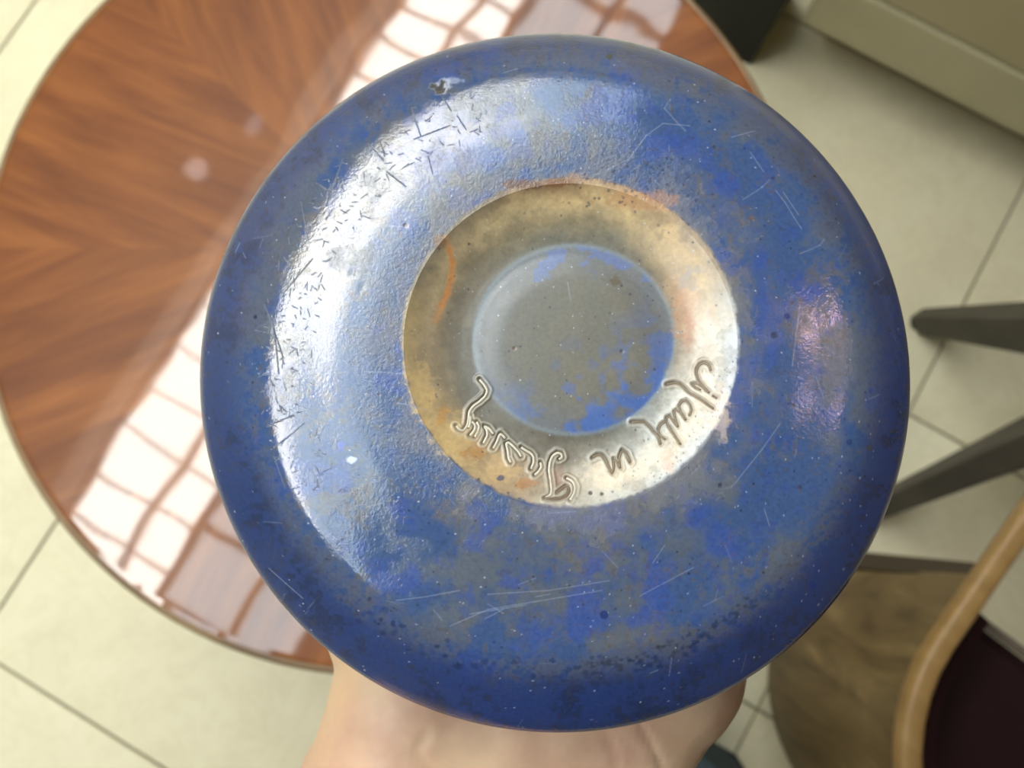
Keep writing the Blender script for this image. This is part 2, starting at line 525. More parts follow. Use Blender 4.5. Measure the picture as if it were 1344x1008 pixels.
# local x = E1 (front), local y = -E2 ; left arm of the photo is at local y = +0.32
def u_path(off=0.0, x_end=0.08, n=28, xa=None):
    pts = []
    b_, a_ = 0.32 - off, 0.255 - off
    pts.append((x_end, b_))
    for k in range(n + 1):
        t_ = math.pi / 2 + math.pi * k / n
        pts.append((a_ * math.cos(t_), b_ * math.sin(t_)))
    pts.append((x_end, -b_))
    return pts
RIM_Z = 0.61
bm = bmesh.new()
po_, pi_ = u_path(0.0), u_path(0.022)
rows = []
for (ox, oy), (ix, iy) in zip(po_, pi_):
    tf = 0.93
    rows.append([bm.verts.new((ox * tf, oy * tf, 0.10)), bm.verts.new((ox, oy, RIM_Z - 0.012)), bm.verts.new((ix, iy, RIM_Z - 0.012)), bm.verts.new((ix * tf, iy * tf, 0.10))])
for a, c in zip(rows, rows[1:]):
    for k in range(4):
        bm.faces.new((a[k], a[(k + 1) % 4], c[(k + 1) % 4], c[k]))
bm.faces.new(rows[0])
bm.faces.new(rows[-1][::-1])
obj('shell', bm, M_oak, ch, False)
bm = bmesh.new()
rp = [(x, y, RIM_Z) for x, y in ([(0.235, 0.309), (0.2, 0.309), (0.15, 0.309)] + u_path(0.0105) + [(0.15, -0.309), (0.2, -0.309), (0.235, -0.309)])]
add_sweep(bm, rp, rrect(0.023, 0.026, 0.006))
obj('rim_rail', bm, M_oakrim, ch, True)
for sgn in (1, -1):
    bm = bmesh.new()
    add_sweep(bm, [(-0.11, sgn * 0.12, 0.30), (-0.12, sgn * 0.13, 0.0)], [rrect(0.036, 0.036, 0.006), rrect(0.028, 0.028, 0.006)])
    obj('leg', bm, M_oakrim, ch)
    bm = bmesh.new()      # dark post that closes the front end of the shell
    add_sweep(bm, [(0.0865, sgn * 0.309, 0.0), (0.0865, sgn * 0.309, RIM_Z - 0.0135)], rrect(0.012, 0.026, 0.003), Vector((1, 0, 0)))
    obj('end_strip', bm, M_kick, ch)
def u_solid(off, x_end, z0, z1, bev):
    bm = bmesh.new()
    p = u_path(off, x_end)
    lo = [bm.verts.new((x, y, z0)) for x, y in p]
    hi = [bm.verts.new((x, y, z1)) for x, y in p]
    n = len(p)
    for k in range(n):
        bm.faces.new((lo[k], lo[(k + 1) % n], hi[(k + 1) % n], hi[k]))
    bm.faces.new(lo[::-1])
    tf = bm.faces.new(hi)
    bmesh.ops.bevel(bm, geom=list(tf.edges), offset=bev, segments=3, affect='EDGES')
    return bm
obj('seat', u_solid(0.033, 0.085, 0.30, 0.43, 0.015), M_burg, ch)
bm = bmesh.new()
bi, bo = u_path(0.06, 0.06), u_path(0.03, 0.06)
rows = []
for (ox, oy), (ix, iy) in zip(bo, bi):
    rows.append([bm.verts.new((ox, oy, 0.42)), bm.verts.new((ox, oy, RIM_Z - 0.03)), bm.verts.new((ix * 0.98 + ox * 0.02, iy * 0.98 + oy * 0.02, RIM_Z - 0.04)), bm.verts.new((ix, iy, 0.42))])
for a, c in zip(rows, rows[1:]):
    for k in range(4):
        bm.faces.new((a[k], a[(k + 1) % 4], c[(k + 1) % 4], c[k]))
bm.faces.new(rows[0])
bm.faces.new(rows[-1][::-1])
obj('back_pad', bm, M_burg, ch)
bm = bmesh.new()
add_sweep(bm, [(0.088, 0.29, 0.425), (0.09, 0.1, 0.428), (0.09, -0.1, 0.428), (0.088, -0.29, 0.425)], circ(0.006, 8))
obj('seat_piping', bm, M_pipe, ch, True)

# ---------------------------------------------------------------- cloth bag at the bottom edge
bgp = at(958, 1003, 0.18)
bag = thing('cloth_bag', 'dark teal cloth bag on the floor, cut off by the bottom edge', 'bag', (bgp.x, bgp.y, 0), math.radians(-33))
bm = bmesh.new()
r = bmesh.ops.create_cube(bm, size=1.0, matrix=Matrix.Translation((-0.075, -0.07, 0.125)) @ Matrix.Diagonal((0.28, 0.13, 0.25, 1)))
bmesh.ops.subdivide_edges(bm, edges=bm.edges[:], cuts=5, use_grid_fill=True)
for v in bm.verts:
    v.co.x += 0.008 * math.sin(v.co.z * 40 + v.co.y * 20)
    v.co.y += 0.007 * math.sin(v.co.x * 30 + v.co.z * 25)
    if v.co.z > 0.2:
        v.co.z += 0.008 * math.sin(v.co.x * 25)
    elif v.co.z < 0.01:
        v.co.z = 0.0
body = obj('bag_body', bm, M_bag, bag, True)
for sgn in (-1, 1):
    bm = bmesh.new()
    add_sweep(bm, [(-0.075 + 0.08 * math.cos(math.pi * k / 10), -0.07 + sgn * 0.055, 0.235 + 0.09 * math.sin(math.pi * k / 10)) for k in range(11)], rrect(0.02, 0.004, 0.001), Vector((0, 1, 0)))
    obj('strap', bm, M_bag, bag)

# ---------------------------------------------------------------- the blue glass vase
# vase frame: origin at the centre of the widest rim, local z points out of the base (to the camera)
RIM = 0.0625
DEPTH = RIM * F / 440.0
Rc = Matrix.Rotation(TILT, 3, 'X')
v_o = Vector((0, 0, H)) + Rc @ Vector(((725 - 672) / F * DEPTH, -(484 - 504) / F * DEPTH, -DEPTH))
VT = math.radians(9.0 + 0.3)     # tilt of the base from the camera axis, towards the top of the photo
VR = math.radians(0.0)
Rv = Rc @ Matrix.Rotation(-VT, 3, 'X') @ Matrix.Rotation(VR, 3, 'Y')
VM = Matrix.Translation(v_o) @ Rv.to_4x4()
Rcv = np.array(Rc.transposed() @ Rv)          # local -> camera axes
off_c = np.array(Rc.transposed() @ (v_o - Vector((0, 0, H))))
def to_px(P):
    q = P @ Rcv.T + off_c
    return 672 + F * q[:, 0] / -q[:, 2], 504 - F * q[:, 1] / -q[:, 2]
Rcvi = np.linalg.inv(Rcv)
def local_at(px, py, h):
    """photo pixel -> local point on the plane z = h of the vase"""
    d = np.array([(px - 672) / F, -(py - 504) / F, -1.0])
    dl, ol = Rcvi @ d, Rcvi @ off_c
    # point = t*d - off  in camera axes, mapped to local
    t = (h + ol[2]) / dl[2]
    return t * dl - ol

# --- paint canvas in photo pixels: worn albedo, sheen and groove shade of the base, and groove distance
X0, Y0, X1, Y1, SS = 240, 20, 1220, 985, 2
cw_, chh = int((X1 - X0) * SS), int((Y1 - Y0) * SS)
gx, gy = np.meshgrid(X0 + (np.arange(cw_) + 0.5) / SS, Y0 + (np.arange(chh) + 0.5) / SS)
gx = gx.astype(np.float32)
gy = gy.astype(np.float32)
rs = np.random.RandomState(5)
def vnoise(x, y, seed):
    r_ = np.random.RandomState(seed).rand(256, 256).astype(np.float32)
    xi, yi = np.floor(x).astype(int), np.floor(y).astype(int)
    fx, fy = x - xi, y - yi
    fx, fy = fx * fx * (3 - 2 * fx), fy * fy * (3 - 2 * fy)
    a = r_[yi % 256, xi % 256]
    b_ = r_[yi % 256, (xi + 1) % 256]
    c_ = r_[(yi + 1) % 256, xi % 256]
    d_ = r_[(yi + 1) % 256, (xi + 1) % 256]
    return (a * (1 - fx) + b_ * fx) * (1 - fy) + (c_ * (1 - fx) + d_ * fx) * fy
def fbm(scale, seed, octv=4, sx_=1.0, sy_=1.0, rot=0.0):
    c_, s_ = math.cos(rot), math.sin(rot)
    x, y = (gx * c_ + gy * s_) / scale * sx_, (gy * c_ - gx * s_) / scale * sy_
    out, amp, tot = 0, 1.0, 0
    for k in range(octv):
        out = out + amp * vnoise(x * 2 ** k + 17.3 * k + 300, y * 2 ** k + 9.1 * k + 300, seed + k)
        tot += amp
        amp *= 0.55
    return out / tot
def sst(a, b_, x):
    t = np.clip((x - a) / (b_ - a), 0, 1)
    return t * t * (3 - 2 * t)
def lin(c):
    return np.array(s2l(c), np.float32)
def lay(img, mask, c):
    img += (lin(c)[None, None] - img) * mask[..., None]
# local polar measures
rimc = (728, 505, 465, 458)
ringo = (748.5, 448.5, 221.5, 216.5)
ringi = (753.5, 446.0, 131.5, 124.0)
def ell(e):
    return np.sqrt(((gx - e[0]) / e[2]) ** 2 + ((gy - e[1]) / e[3]) ** 2)
d_rim, d_ro, d_ri = ell(rimc), ell(ringo), ell(ringi)
d_sh = ell((735, 480, 408, 400))
nA, nB, nC = fbm(130, 11), fbm(34, 21), fbm(7, 31, 3)
img = np.zeros((chh, cw_, 3), np.float32) + lin((55, 78, 118))
mixn = nA * 0.55 + nB * 0.45
lay(img, sst(0.44, 0.62, mixn) * 0.85, (84, 91, 100))                      # grey worn film
lay(img, sst(0.5, 0.7, fbm(60, 41) * 0.6 + nC * 0.4) * 0.6, (98, 92, 84))     # tan wear
lay(img, sst(0.56, 0.70, fbm(48, 51)) * 0.6, (50, 74, 142))                # bright blue islands
lay(img, sst(0.56, 0.72, fbm(16, 61)) * 0.4, (46, 70, 134))
near = np.clip(1 - (d_ro - 1) / 0.38, 0, 1) * (d_ro > 1)
lay(img, near ** 1.3 * sst(0.3, 0.6, nB) * 0.6, (106, 104, 106))
m_flank = sst(0.94, 1.10, d_sh + (nB - 0.5) * 0.10)
lay(img, m_flank * 0.85, (36, 54, 98))                                     # clean blue flank outside the wear line
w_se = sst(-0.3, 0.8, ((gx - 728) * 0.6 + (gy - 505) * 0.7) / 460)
lay(img, m_flank * w_se * 0.55, (32, 57, 122))
lay(img, m_flank * sst(0.5, 0.68, nB * 0.6 + nC * 0.4) * 0.6, (26, 40, 72))
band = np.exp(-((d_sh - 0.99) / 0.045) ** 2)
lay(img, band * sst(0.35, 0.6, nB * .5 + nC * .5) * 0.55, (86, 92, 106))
lay(img, sst(0.62, 0.78, nC) * 0.30, (58, 60, 74))                          # fine dark mottling
# ring of the pontil mark: worn tones, sky sheen painted white at lower right
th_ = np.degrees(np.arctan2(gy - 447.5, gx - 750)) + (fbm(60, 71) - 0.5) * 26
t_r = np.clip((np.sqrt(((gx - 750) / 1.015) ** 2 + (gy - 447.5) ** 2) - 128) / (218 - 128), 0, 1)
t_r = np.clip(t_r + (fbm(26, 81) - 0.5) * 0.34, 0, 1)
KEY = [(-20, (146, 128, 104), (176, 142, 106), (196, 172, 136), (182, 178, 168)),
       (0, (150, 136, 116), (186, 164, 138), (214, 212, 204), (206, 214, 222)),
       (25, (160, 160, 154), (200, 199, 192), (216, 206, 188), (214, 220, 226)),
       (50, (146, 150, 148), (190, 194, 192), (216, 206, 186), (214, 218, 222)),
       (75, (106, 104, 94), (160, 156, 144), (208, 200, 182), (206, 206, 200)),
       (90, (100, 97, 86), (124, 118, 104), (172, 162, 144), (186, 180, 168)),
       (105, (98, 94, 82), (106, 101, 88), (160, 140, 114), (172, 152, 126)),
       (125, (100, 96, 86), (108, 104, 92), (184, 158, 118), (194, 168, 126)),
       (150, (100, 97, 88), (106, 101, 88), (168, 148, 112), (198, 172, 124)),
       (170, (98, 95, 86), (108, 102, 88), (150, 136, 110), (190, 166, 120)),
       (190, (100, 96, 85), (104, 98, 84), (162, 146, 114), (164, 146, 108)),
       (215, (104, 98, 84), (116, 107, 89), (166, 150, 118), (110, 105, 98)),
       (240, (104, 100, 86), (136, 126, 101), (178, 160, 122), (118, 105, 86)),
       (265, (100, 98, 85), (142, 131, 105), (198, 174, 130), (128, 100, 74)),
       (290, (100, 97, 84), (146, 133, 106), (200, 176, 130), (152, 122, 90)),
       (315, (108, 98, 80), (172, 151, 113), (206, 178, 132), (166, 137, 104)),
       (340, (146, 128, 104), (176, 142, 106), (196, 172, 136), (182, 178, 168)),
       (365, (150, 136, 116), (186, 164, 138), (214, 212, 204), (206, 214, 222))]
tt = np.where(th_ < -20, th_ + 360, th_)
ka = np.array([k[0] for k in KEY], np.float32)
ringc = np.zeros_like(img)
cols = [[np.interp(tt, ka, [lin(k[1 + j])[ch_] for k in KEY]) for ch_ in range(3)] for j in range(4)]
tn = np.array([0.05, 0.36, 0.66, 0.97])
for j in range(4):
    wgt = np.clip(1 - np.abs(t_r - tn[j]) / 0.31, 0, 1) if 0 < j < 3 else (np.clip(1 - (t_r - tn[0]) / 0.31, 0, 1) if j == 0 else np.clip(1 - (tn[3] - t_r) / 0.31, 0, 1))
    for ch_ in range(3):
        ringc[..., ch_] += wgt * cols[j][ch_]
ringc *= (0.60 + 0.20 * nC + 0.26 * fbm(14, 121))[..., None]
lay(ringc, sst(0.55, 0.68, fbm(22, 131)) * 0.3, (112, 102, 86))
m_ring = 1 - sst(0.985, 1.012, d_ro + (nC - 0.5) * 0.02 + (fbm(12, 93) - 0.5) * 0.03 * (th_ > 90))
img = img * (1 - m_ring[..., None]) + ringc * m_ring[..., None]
# inner disc
disc = np.zeros_like(img) + lin((97, 96, 88))
lay(disc, sst(0.45, 0.65, nB * .5 + nA * .5) * 0.5, (108, 103, 90))
lay(disc, sst(0.55, 1.0, d_ri) * 0.6, (94, 101, 112))
wb = sst(-0.2, 0.9, ((gx - 753) * 0.45 + (gy - 446) * 0.85) / 130)
lay(disc, np.clip(wb * sst(0.42, 0.6, fbm(30, 101)) * 0.9, 0, 1), (60, 94, 160))
lay(disc, sst(0.52, 0.62, fbm(26, 111)) * 0.5 * (gy < 370) * (gx > 700), (70, 100, 168))
m_disc = 1 - sst(0.97, 1.01, d_ri + (nC - 0.5) * 0.03)
img = img * (1 - m_disc[..., None]) + disc * m_disc[..., None]
lay(img, np.exp(-((d_ri - 1.0) / 0.025) ** 2) * 0.45, (120, 138, 152))

rgh = 0.085 + 0.22 * near ** 0.8 * (d_ro > 1) + 0.10 * sst(0.5, 0.7, nB)
rgh = rgh + (0.36 - rgh) * m_ring
rgh = (rgh * (0.8 + 0.5 * nC)).astype(np.float32)
hgt = np.zeros((chh, cw_), np.float32)       # relief in metres
def window(xs, ys, pad):
    xa, xb = int((min(xs) - pad - X0) * SS), int((max(xs) + pad - X0) * SS) + 1
    ya, yb = int((min(ys) - pad - Y0) * SS), int((max(ys) + pad - Y0) * SS) + 1
    return slice(max(ya, 0), max(min(yb, chh), 1)), slice(max(xa, 0), max(min(xb, cw_), 1))
def seg_dist(p, q, sl):
    x, y = gx[sl], gy[sl]
    dx, dy = q[0] - p[0], q[1] - p[1]
    L = dx * dx + dy * dy + 1e-9
    t = np.clip(((x - p[0]) * dx + (y - p[1]) * dy) / L, 0, 1)
    return np.hypot(x - p[0] - t * dx, y - p[1] - t * dy)
def stroke(pts, c, wd, alpha=1.0, soft=0.6, mat=None):
    for p, q in zip(pts, pts[1:]):
        sl = window((p[0], q[0]), (p[1], q[1]), wd + 3)
        d = seg_dist(p, q, sl)
        m = (1 - sst(wd / 2 - soft, wd / 2 + soft, d)) * alpha
        img[sl] += (lin(c)[None, None] - img[sl]) * m[..., None]
        if mat is not None:
            rgh[sl] += (mat - rgh[sl]) * m
def blob(x, y, rx, ry, c, alpha, rough=0.5):
    R_ = max(rx, ry) * 1.6
    sl = window((x,), (y,), R_)
    d = np.sqrt(((gx[sl] - x) / rx) ** 2 + ((gy[sl] - y) / ry) ** 2) + (nC[sl] - 0.5) * rough * 2
    m = (1 - sst(0.6, 1.15, d)) * alpha
    img[sl] += (lin(c)[None, None] - img[sl]) * m[..., None]
# stains and pale patches
for a in (((585, 312), (590, 328), (594, 345), (592, 365), (587, 385), (579, 402), (572, 420)),):
    stroke(a, (186, 128, 70), 9, 0.4, 4)
    stroke(a[1:6], (172, 116, 62), 5, 0.7, 2)
blob(577, 317, 10, 9, (120, 92, 64), 0.7)
blob(896, 412, 14, 34, (166, 126, 96), 0.6, 0.7)
blob(905, 392, 18, 9, (176, 136, 98), 0.4, 0.8)
blob(903, 440, 9, 22, (172, 122, 94), 0.5, 0.7)
blob(682, 241, 26, 7, (98, 66, 46), 0.8, 0.8)
blob(735, 240, 22, 6, (112, 76, 50), 0.75, 0.8)
blob(757, 233, 13, 8, (140, 112, 92), 0.6, 0.5)
blob(842, 262, 60, 14, (176, 124, 84), 0.4, 0.7)
blob(555, 510, 18, 34, (196, 168, 116), 0.5, 0.8)
blob(590, 570, 26, 26, (196, 168, 116), 0.45, 0.9)
blob(622, 594, 14, 9, (160, 108, 50), 0.55, 0.9)
blob(580, 545, 9, 14, (176, 122, 56), 0.5, 0.9)
blob(660, 620, 24, 12, (198, 168, 120), 0.45, 0.9)
blob(688, 634, 16, 7, (158, 106, 60), 0.6, 0.9)
blob(735, 630, 14, 16, (128, 98, 80), 0.7, 0.6)
blob(876, 605, 10, 18, (218, 178, 158), 0.5, 0.6)
blob(944, 540, 16, 40, (224, 202, 176), 0.4, 0.7)
blob(800, 620, 40, 22, (222, 200, 170), 0.35, 0.7)
blob(657, 627, 5, 4, (64, 70, 104), 0.8)
blob(808, 367, 7, 6, (84, 74, 56), 0.7, 0.9)
blob(905, 370, 14, 12, (128, 126, 122), 0.45, 0.9)
blob(915, 352, 10, 9, (140, 140, 138), 0.4, 0.9)
# dark flecks by the wear edge, at lower right, bottom and top
for k in range(70):
    t = k / 69
    x = 770 + t * 220 + rs.normal(0, 4)
    y = 872 - 0.02 * t * 220 - 80 * t * t + rs.normal(0, 5)
    blob(x, y, rs.uniform(2, 6), rs.uniform(1.5, 4), (44, 54, 72), rs.uniform(0.3, 0.7), 0.9)
for k in range(60):
    a = math.radians(rs.uniform(60, 130))
    blob(735 + 412 * math.cos(a) + rs.normal(0, 10), 480 + 405 * math.sin(a) + rs.normal(0, 10), rs.uniform(2, 7), rs.uniform(2, 5), (34, 46, 84), rs.uniform(0.3, 0.7), 0.9)
for k in range(40):
    blob(rs.uniform(540, 760), 86 + rs.normal(0, 10) + 0.0006 * (rs.uniform(-100, 100)) ** 2, rs.uniform(2, 5), rs.uniform(1.5, 3), (54, 60, 84), rs.uniform(0.3, 0.6), 0.9)
# speckles
def rnd_on_base():
    while True:
        x, y = rs.uniform(265, 1190), rs.uniform(48, 958)
        if ((x - 728) / 460) ** 2 + ((y - 505) / 453) ** 2 < 1:
            return x, y
def dot(x, y, r_, c, alpha):
    sl = window((x,), (y,), r_ + 2)
    d = np.hypot(gx[sl] - x, gy[sl] - y)
    m = (1 - sst(r_ - 0.5, r_ + 0.6, d)) * alpha
    img[sl] += (lin(c)[None, None] - img[sl]) * m[..., None]
for k in range(520):
    x, y = rnd_on_base()
    dot(x, y, rs.uniform(0.35, 0.95), (180, 190, 208), rs.uniform(0.3, 0.9))
for k in range(520):
    x, y = rnd_on_base()
    dot(x, y, rs.uniform(0.6, 1.7), (36, 40, 58), rs.uniform(0.35, 0.85))
for k in range(120):
    dot(rs.normal(860, 45), rs.normal(232, 26), rs.uniform(0.8, 2.4), (46, 50, 72), rs.uniform(0.4, 0.8))
for k in range(70):
    a = math.radians(rs.uniform(5, 80))
    rr = 1 - abs(rs.normal(0, 0.05))
    dot(748 + 220 * rr * math.cos(a), 448 + 215 * rr * math.sin(a), rs.uniform(0.5, 1.1), (100, 96, 90), 0.8)
for x, y, r_, c in ((1033, 415, 4, (34, 48, 100)), (1016, 440, 4.5, (40, 50, 82)), (793, 807, 5.5, (30, 46, 104)), (1067, 768, 4.5, (24, 50, 124)), (1093, 747, 5, (34, 58, 116)),
                    (463, 359, 5, (92, 102, 118)), (476, 377, 4, (92, 102, 118)), (800, 74, 4, (58, 60, 52)), (775, 647, 2.8, (50, 44, 36)), (790, 648, 2.6, (60, 54, 44)),
                    (675, 457, 2.4, (84, 56, 40)), (816, 461, 2.4, (70, 66, 56)), (986, 286, 3, (96, 78, 74)), (532, 296, 3, (90, 80, 78)), (1142, 588, 4, (62, 66, 72)), (1115, 580, 4, (40, 56, 100)),
                    (335, 416, 2.6, (30, 36, 60)), (945, 637, 3, (44, 46, 66)), (1050, 640, 3, (48, 54, 84))):
    dot(x, y, r_, c, 0.85)
    sl = window((x,), (y,), r_ + 3)
    hgt[sl] -= 0.00008 * np.exp(-(np.hypot(gx[sl] - x, gy[sl] - y) / r_) ** 2)
# chip at the top left: dark pit in a pale bruise
blob(580, 113, 15, 10, (176, 182, 198), 0.7, 0.6)
blob(594, 106, 14, 5, (170, 178, 196), 0.4, 0.6)
blob(577, 113, 11, 8, (56, 56, 54), 0.95, 0.9)
sl = window((577,), (113,), 18)
hgt[sl] -= 0.0009 * np.exp(-(np.hypot(gx[sl] - 577, gy[sl] - 113) / 9) ** 2)
blob(461, 603, 7, 4, (200, 215, 235), 0.7, 0.8)
blob(447, 586, 9, 7, (44, 70, 170), 0.7, 0.6)
# long scratches copied from the photograph, then fine ones
SCR = [((520, 788), (560, 783), (603, 775)), ((590, 822), (640, 800), (700, 790), (790, 775)), ((616, 806), (690, 794)), ((637, 812), (660, 800)),
       ((795, 224), (826, 208), (848, 178), (870, 162), (905, 165)), ((880, 130), (872, 142), (888, 160), (900, 172)),
       ((1018, 250), (1030, 265), (1042, 285), (1052, 300)), ((1028, 252), (1048, 282)), ((975, 262), (1000, 246), (1010, 236)), ((1050, 333), (1076, 322), (1082, 314)),
       ((1003, 668), (1010, 690)), ((960, 640), (1000, 590), (1024, 556)), ((840, 782), (910, 745)), ((1050, 400), (1040, 480)), ((640, 780), (720, 775), (800, 762)),
       ((353, 746), (397, 785)), ((480, 488), (535, 490)), ((520, 528), (560, 538)), ((1140, 524), (1154, 518)), ((745, 370), (749, 395)), ((960, 180), (990, 172)), ((985, 200), (1002, 225))]
for a in SCR:
    stroke(a, (140, 152, 178), 1.2, 0.4, 0.7)
for k in range(70):
    x, y = rnd_on_base()
    if ((x - 748) / 222) ** 2 + ((y - 448) / 217) ** 2 < 1:
        continue
    a, L = rs.uniform(0, math.pi), rs.uniform(6, 34)
    stroke(((x, y), (x + L * math.cos(a), y + L * math.sin(a))), (136, 150, 184), 1.2, rs.uniform(0.15, 0.45), 0.6)
DSCR = [((483, 188), (503, 210)), ((507, 225), (533, 245)), ((540, 142), (552, 178)), ((577, 122), (592, 145)), ((600, 152), (612, 170)), ((543, 183), (590, 165)), ((450, 208), (428, 270)),
        ((434, 242), (430, 262)), ((395, 265), (404, 313)), ((372, 385), (410, 340)), ((347, 400), (362, 440), (372, 470)), ((360, 430), (366, 490)), ((415, 240), (440, 256)), ((350, 560), (385, 545)),
        ((356, 590), (380, 572), (400, 555)), ((360, 600), (374, 640)), ((505, 205), (498, 182)), ((562, 205), (568, 228)), ((378, 350), (384, 330))]
for a in DSCR:
    stroke(a, (54, 64, 86), 1.4, 0.8, 0.6, 0.9)
for k in range(260):
    a0 = math.radians(rs.uniform(150, 255))
    rr = rs.uniform(0.80, 0.97)
    x, y = 735 + 408 * rr * math.cos(a0), 480 + 400 * rr * math.sin(a0)
    a, L = rs.uniform(0, math.pi), rs.uniform(1.5, 11)
    p, q = (x, y), (x + L * math.cos(a), y + L * math.sin(a))
    stroke((p, q), (60, 70, 92), 1.2, 0.7, 0.5, 0.85)

# --- engraved inscription, strokes traced in photo pixels
def z7(*p):
    return [(820 + x / 5.04, 440 + y / 5.04) for x, y in p]
def z2(*p):
    return [(640 + x / 3.953, 450 + y / 3.953) for x, y in p]
def z6(*p):
    return [(560 + x / 5.04, 480 + y / 5.04) for x, y in p]
BR, LG = (112, 96, 76), (196, 190, 174)
INS = [
    (BR, z7((573, 232), (566, 205), (548, 186), (520, 182), (496, 195), (480, 222), (476, 252), (492, 300), (515, 330), (540, 355), (562, 380))),
    (BR, z7((585, 398), (612, 416))),
    (BR, z7((562, 380), (520, 345), (480, 318), (448, 322), (470, 345), (505, 360))),
    (BR, z7((280, 325), (330, 312), (368, 322), (395, 345), (430, 380), (480, 408), (535, 445), (590, 485))),
    (BR, z7((432, 532), (446, 498), (436, 458), (408, 430), (378, 440), (362, 468), (372, 505), (408, 560))),
    (BR, z7((408, 560), (372, 510), (345, 492), (330, 505), (334, 545), (355, 605))),
    (BR, z7((355, 605), (322, 560), (300, 535), (278, 545), (280, 580), (312, 630), (372, 722))),
    (BR, z7((278, 565), (240, 590), (222, 630), (235, 665), (270, 690))),
    (BR, z7((48, 575), (90, 573), (130, 572), (165, 600), (200, 640), (228, 668), (240, 720))),
    (BR, z2((545, 596), (568, 580), (596, 582), (616, 605), (630, 640), (650, 680), (658, 640), (656, 600), (672, 618), (690, 648))),
    (BR, z2((690, 648), (682, 600), (698, 556), (722, 572), (742, 620))),
    (LG, z6((876, 618), (897, 606), (890, 580), (862, 574), (832, 596), (814, 640), (808, 690), (820, 760), (826, 820), (822, 852), (792, 872))),
    (BR, z6((862, 838), (895, 815), (918, 795), (938, 800), (946, 830), (928, 862), (880, 882), (830, 882), (780, 874))),
    (LG, z6((926, 742), (965, 762), (984, 800), (976, 850), (950, 886))),
    (LG, z6((715, 722), (742, 700), (760, 668), (752, 640))),
    (LG, z6((690, 682), (708, 640), (706, 600), (690, 578), (660, 562), (625, 540))),
    (LG, z6((625, 600), (608, 570), (575, 535), (542, 505), (524, 512), (536, 560), (540, 610), (556, 640))),
    (LG, z6((440, 545), (466, 500), (478, 462), (490, 448), (520, 480))),
    (LG, z6((375, 512), (402, 460), (396, 420), (378, 398), (410, 410), (440, 450))),
    (LG, z6((318, 470), (340, 430), (346, 395), (330, 372))),
    (LG, z6((286, 460), (316, 425), (320, 392), (300, 368))),
    (LG, z6((350, 90), (378, 122), (402, 160), (388, 200), (350, 235), (308, 262), (280, 300), (276, 345), (268, 395), (240, 432), (210, 420), (196, 398))),
    (LG, z6((286, 330), (290, 370), (276, 408))),
]
gd = np.full((chh, cw_), 99.0, np.float32)
for c, pts in INS:
    for p, q in zip(pts, pts[1:]):
        sl = window((p[0], q[0]), (p[1], q[1]), 14)
        gd[sl] = np.minimum(gd[sl], seg_dist(p, q, sl))
hgt += -0.00042 * np.exp(-(gd / 2.1) ** 2) + 0.00018 * np.exp(-((gd - 5.0) / 2.0) ** 2)
halo = np.exp(-((gd - 4.6) / 1.8) ** 2)
lay(img, halo * 0.45 * (gx < 830), (186, 182, 168))
lay(img, halo * 0.25 * (gx >= 830), (190, 172, 146))
lay(img, np.exp(-(gd / 2.0) ** 2) * 0.6, (118, 104, 86))  # shade inside the grooves, painted along the strokes

def sample(arr, px, py):
    x = np.clip((px - X0) * SS - 0.5, 0, cw_ - 1.001)
    y = np.clip((py - Y0) * SS - 0.5, 0, chh - 1.001)
    xi, yi = x.astype(int), y.astype(int)
    fx, fy = x - xi, y - yi
    if arr.ndim == 3:
        fx, fy = fx[:, None], fy[:, None]
    return (arr[yi, xi] * (1 - fx) + arr[yi, xi + 1] * fx) * (1 - fy) + (arr[yi + 1, xi] * (1 - fx) + arr[yi + 1, xi + 1] * fx) * fy

def pchip(xs, ys, n_or_x):
    """monotone cubic through (xs, ys)"""
    xs, ys = np.array(xs, float), np.array(ys, float)
    h = np.diff(xs)
    dl = np.diff(ys) / h
    m = np.zeros(len(xs))
    for i in range(1, len(xs) - 1):
        if dl[i - 1] * dl[i] > 0:
            w1, w2 = 2 * h[i] + h[i - 1], h[i] + 2 * h[i - 1]
            m[i] = (w1 + w2) / (w1 / dl[i - 1] + w2 / dl[i])
    m[0], m[-1] = dl[0], dl[-1]
    x = n_or_x
    k = np.clip(np.searchsorted(xs, x) - 1, 0, len(h) - 1)
    t = (x - xs[k]) / h[k]
    return (ys[k] * (1 + 2 * t) * (1 - t) ** 2 + m[k] * h[k] * t * (1 - t) ** 2
            + ys[k + 1] * t * t * (3 - 2 * t) + m[k + 1] * h[k] * t * t * (t - 1))

# --- outline of the vase: (radius, height), from the pontil edge out over the shoulder, past the rim to the mouth
H_RING = 0.0222
_c = local_at(748.5, 448.5, H_RING)
_dep = -(Rcv @ _c + off_c)[2]
RR = 219.0 / F * _dep            # radius of the pontil mark
RK = RR / 0.02935
PROF = [(RR, H_RING), (0.0310, H_RING + 0.00004), (0.0353, H_RING - 0.00016), (0.041, H_RING - 0.0009), (0.0462, H_RING - 0.0016), (0.0485, H_RING - 0.0021), (0.0517, H_RING - 0.0036),
        (0.0552, H_RING - 0.0061), (0.0586, H_RING - 0.0089), (0.0610, H_RING - 0.0112),
        (0.06185, H_RING - 0.0123), (0.0624, H_RING - 0.0134), (0.0625, H_RING - 0.0146), (0.0622, H_RING - 0.0165), (0.0585, -0.011), (0.0505, -0.025), (0.041, -0.035), (0.0325, -0.0425), (0.0285, -0.048), (0.0285, -0.052), (0.031, -0.0565), (0.031, -0.059)]
INNER = [(0.0295, -0.0597), (0.027, -0.057), (0.0255, -0.05), (0.0295, -0.043), (0.038, -0.034), (0.047, -0.024), (0.0535, -0.014), (0.0572, -0.004), (0.056, 0.004), (0.05, 0.0095), (0.03, 0.0118), (0.0, 0.012)]
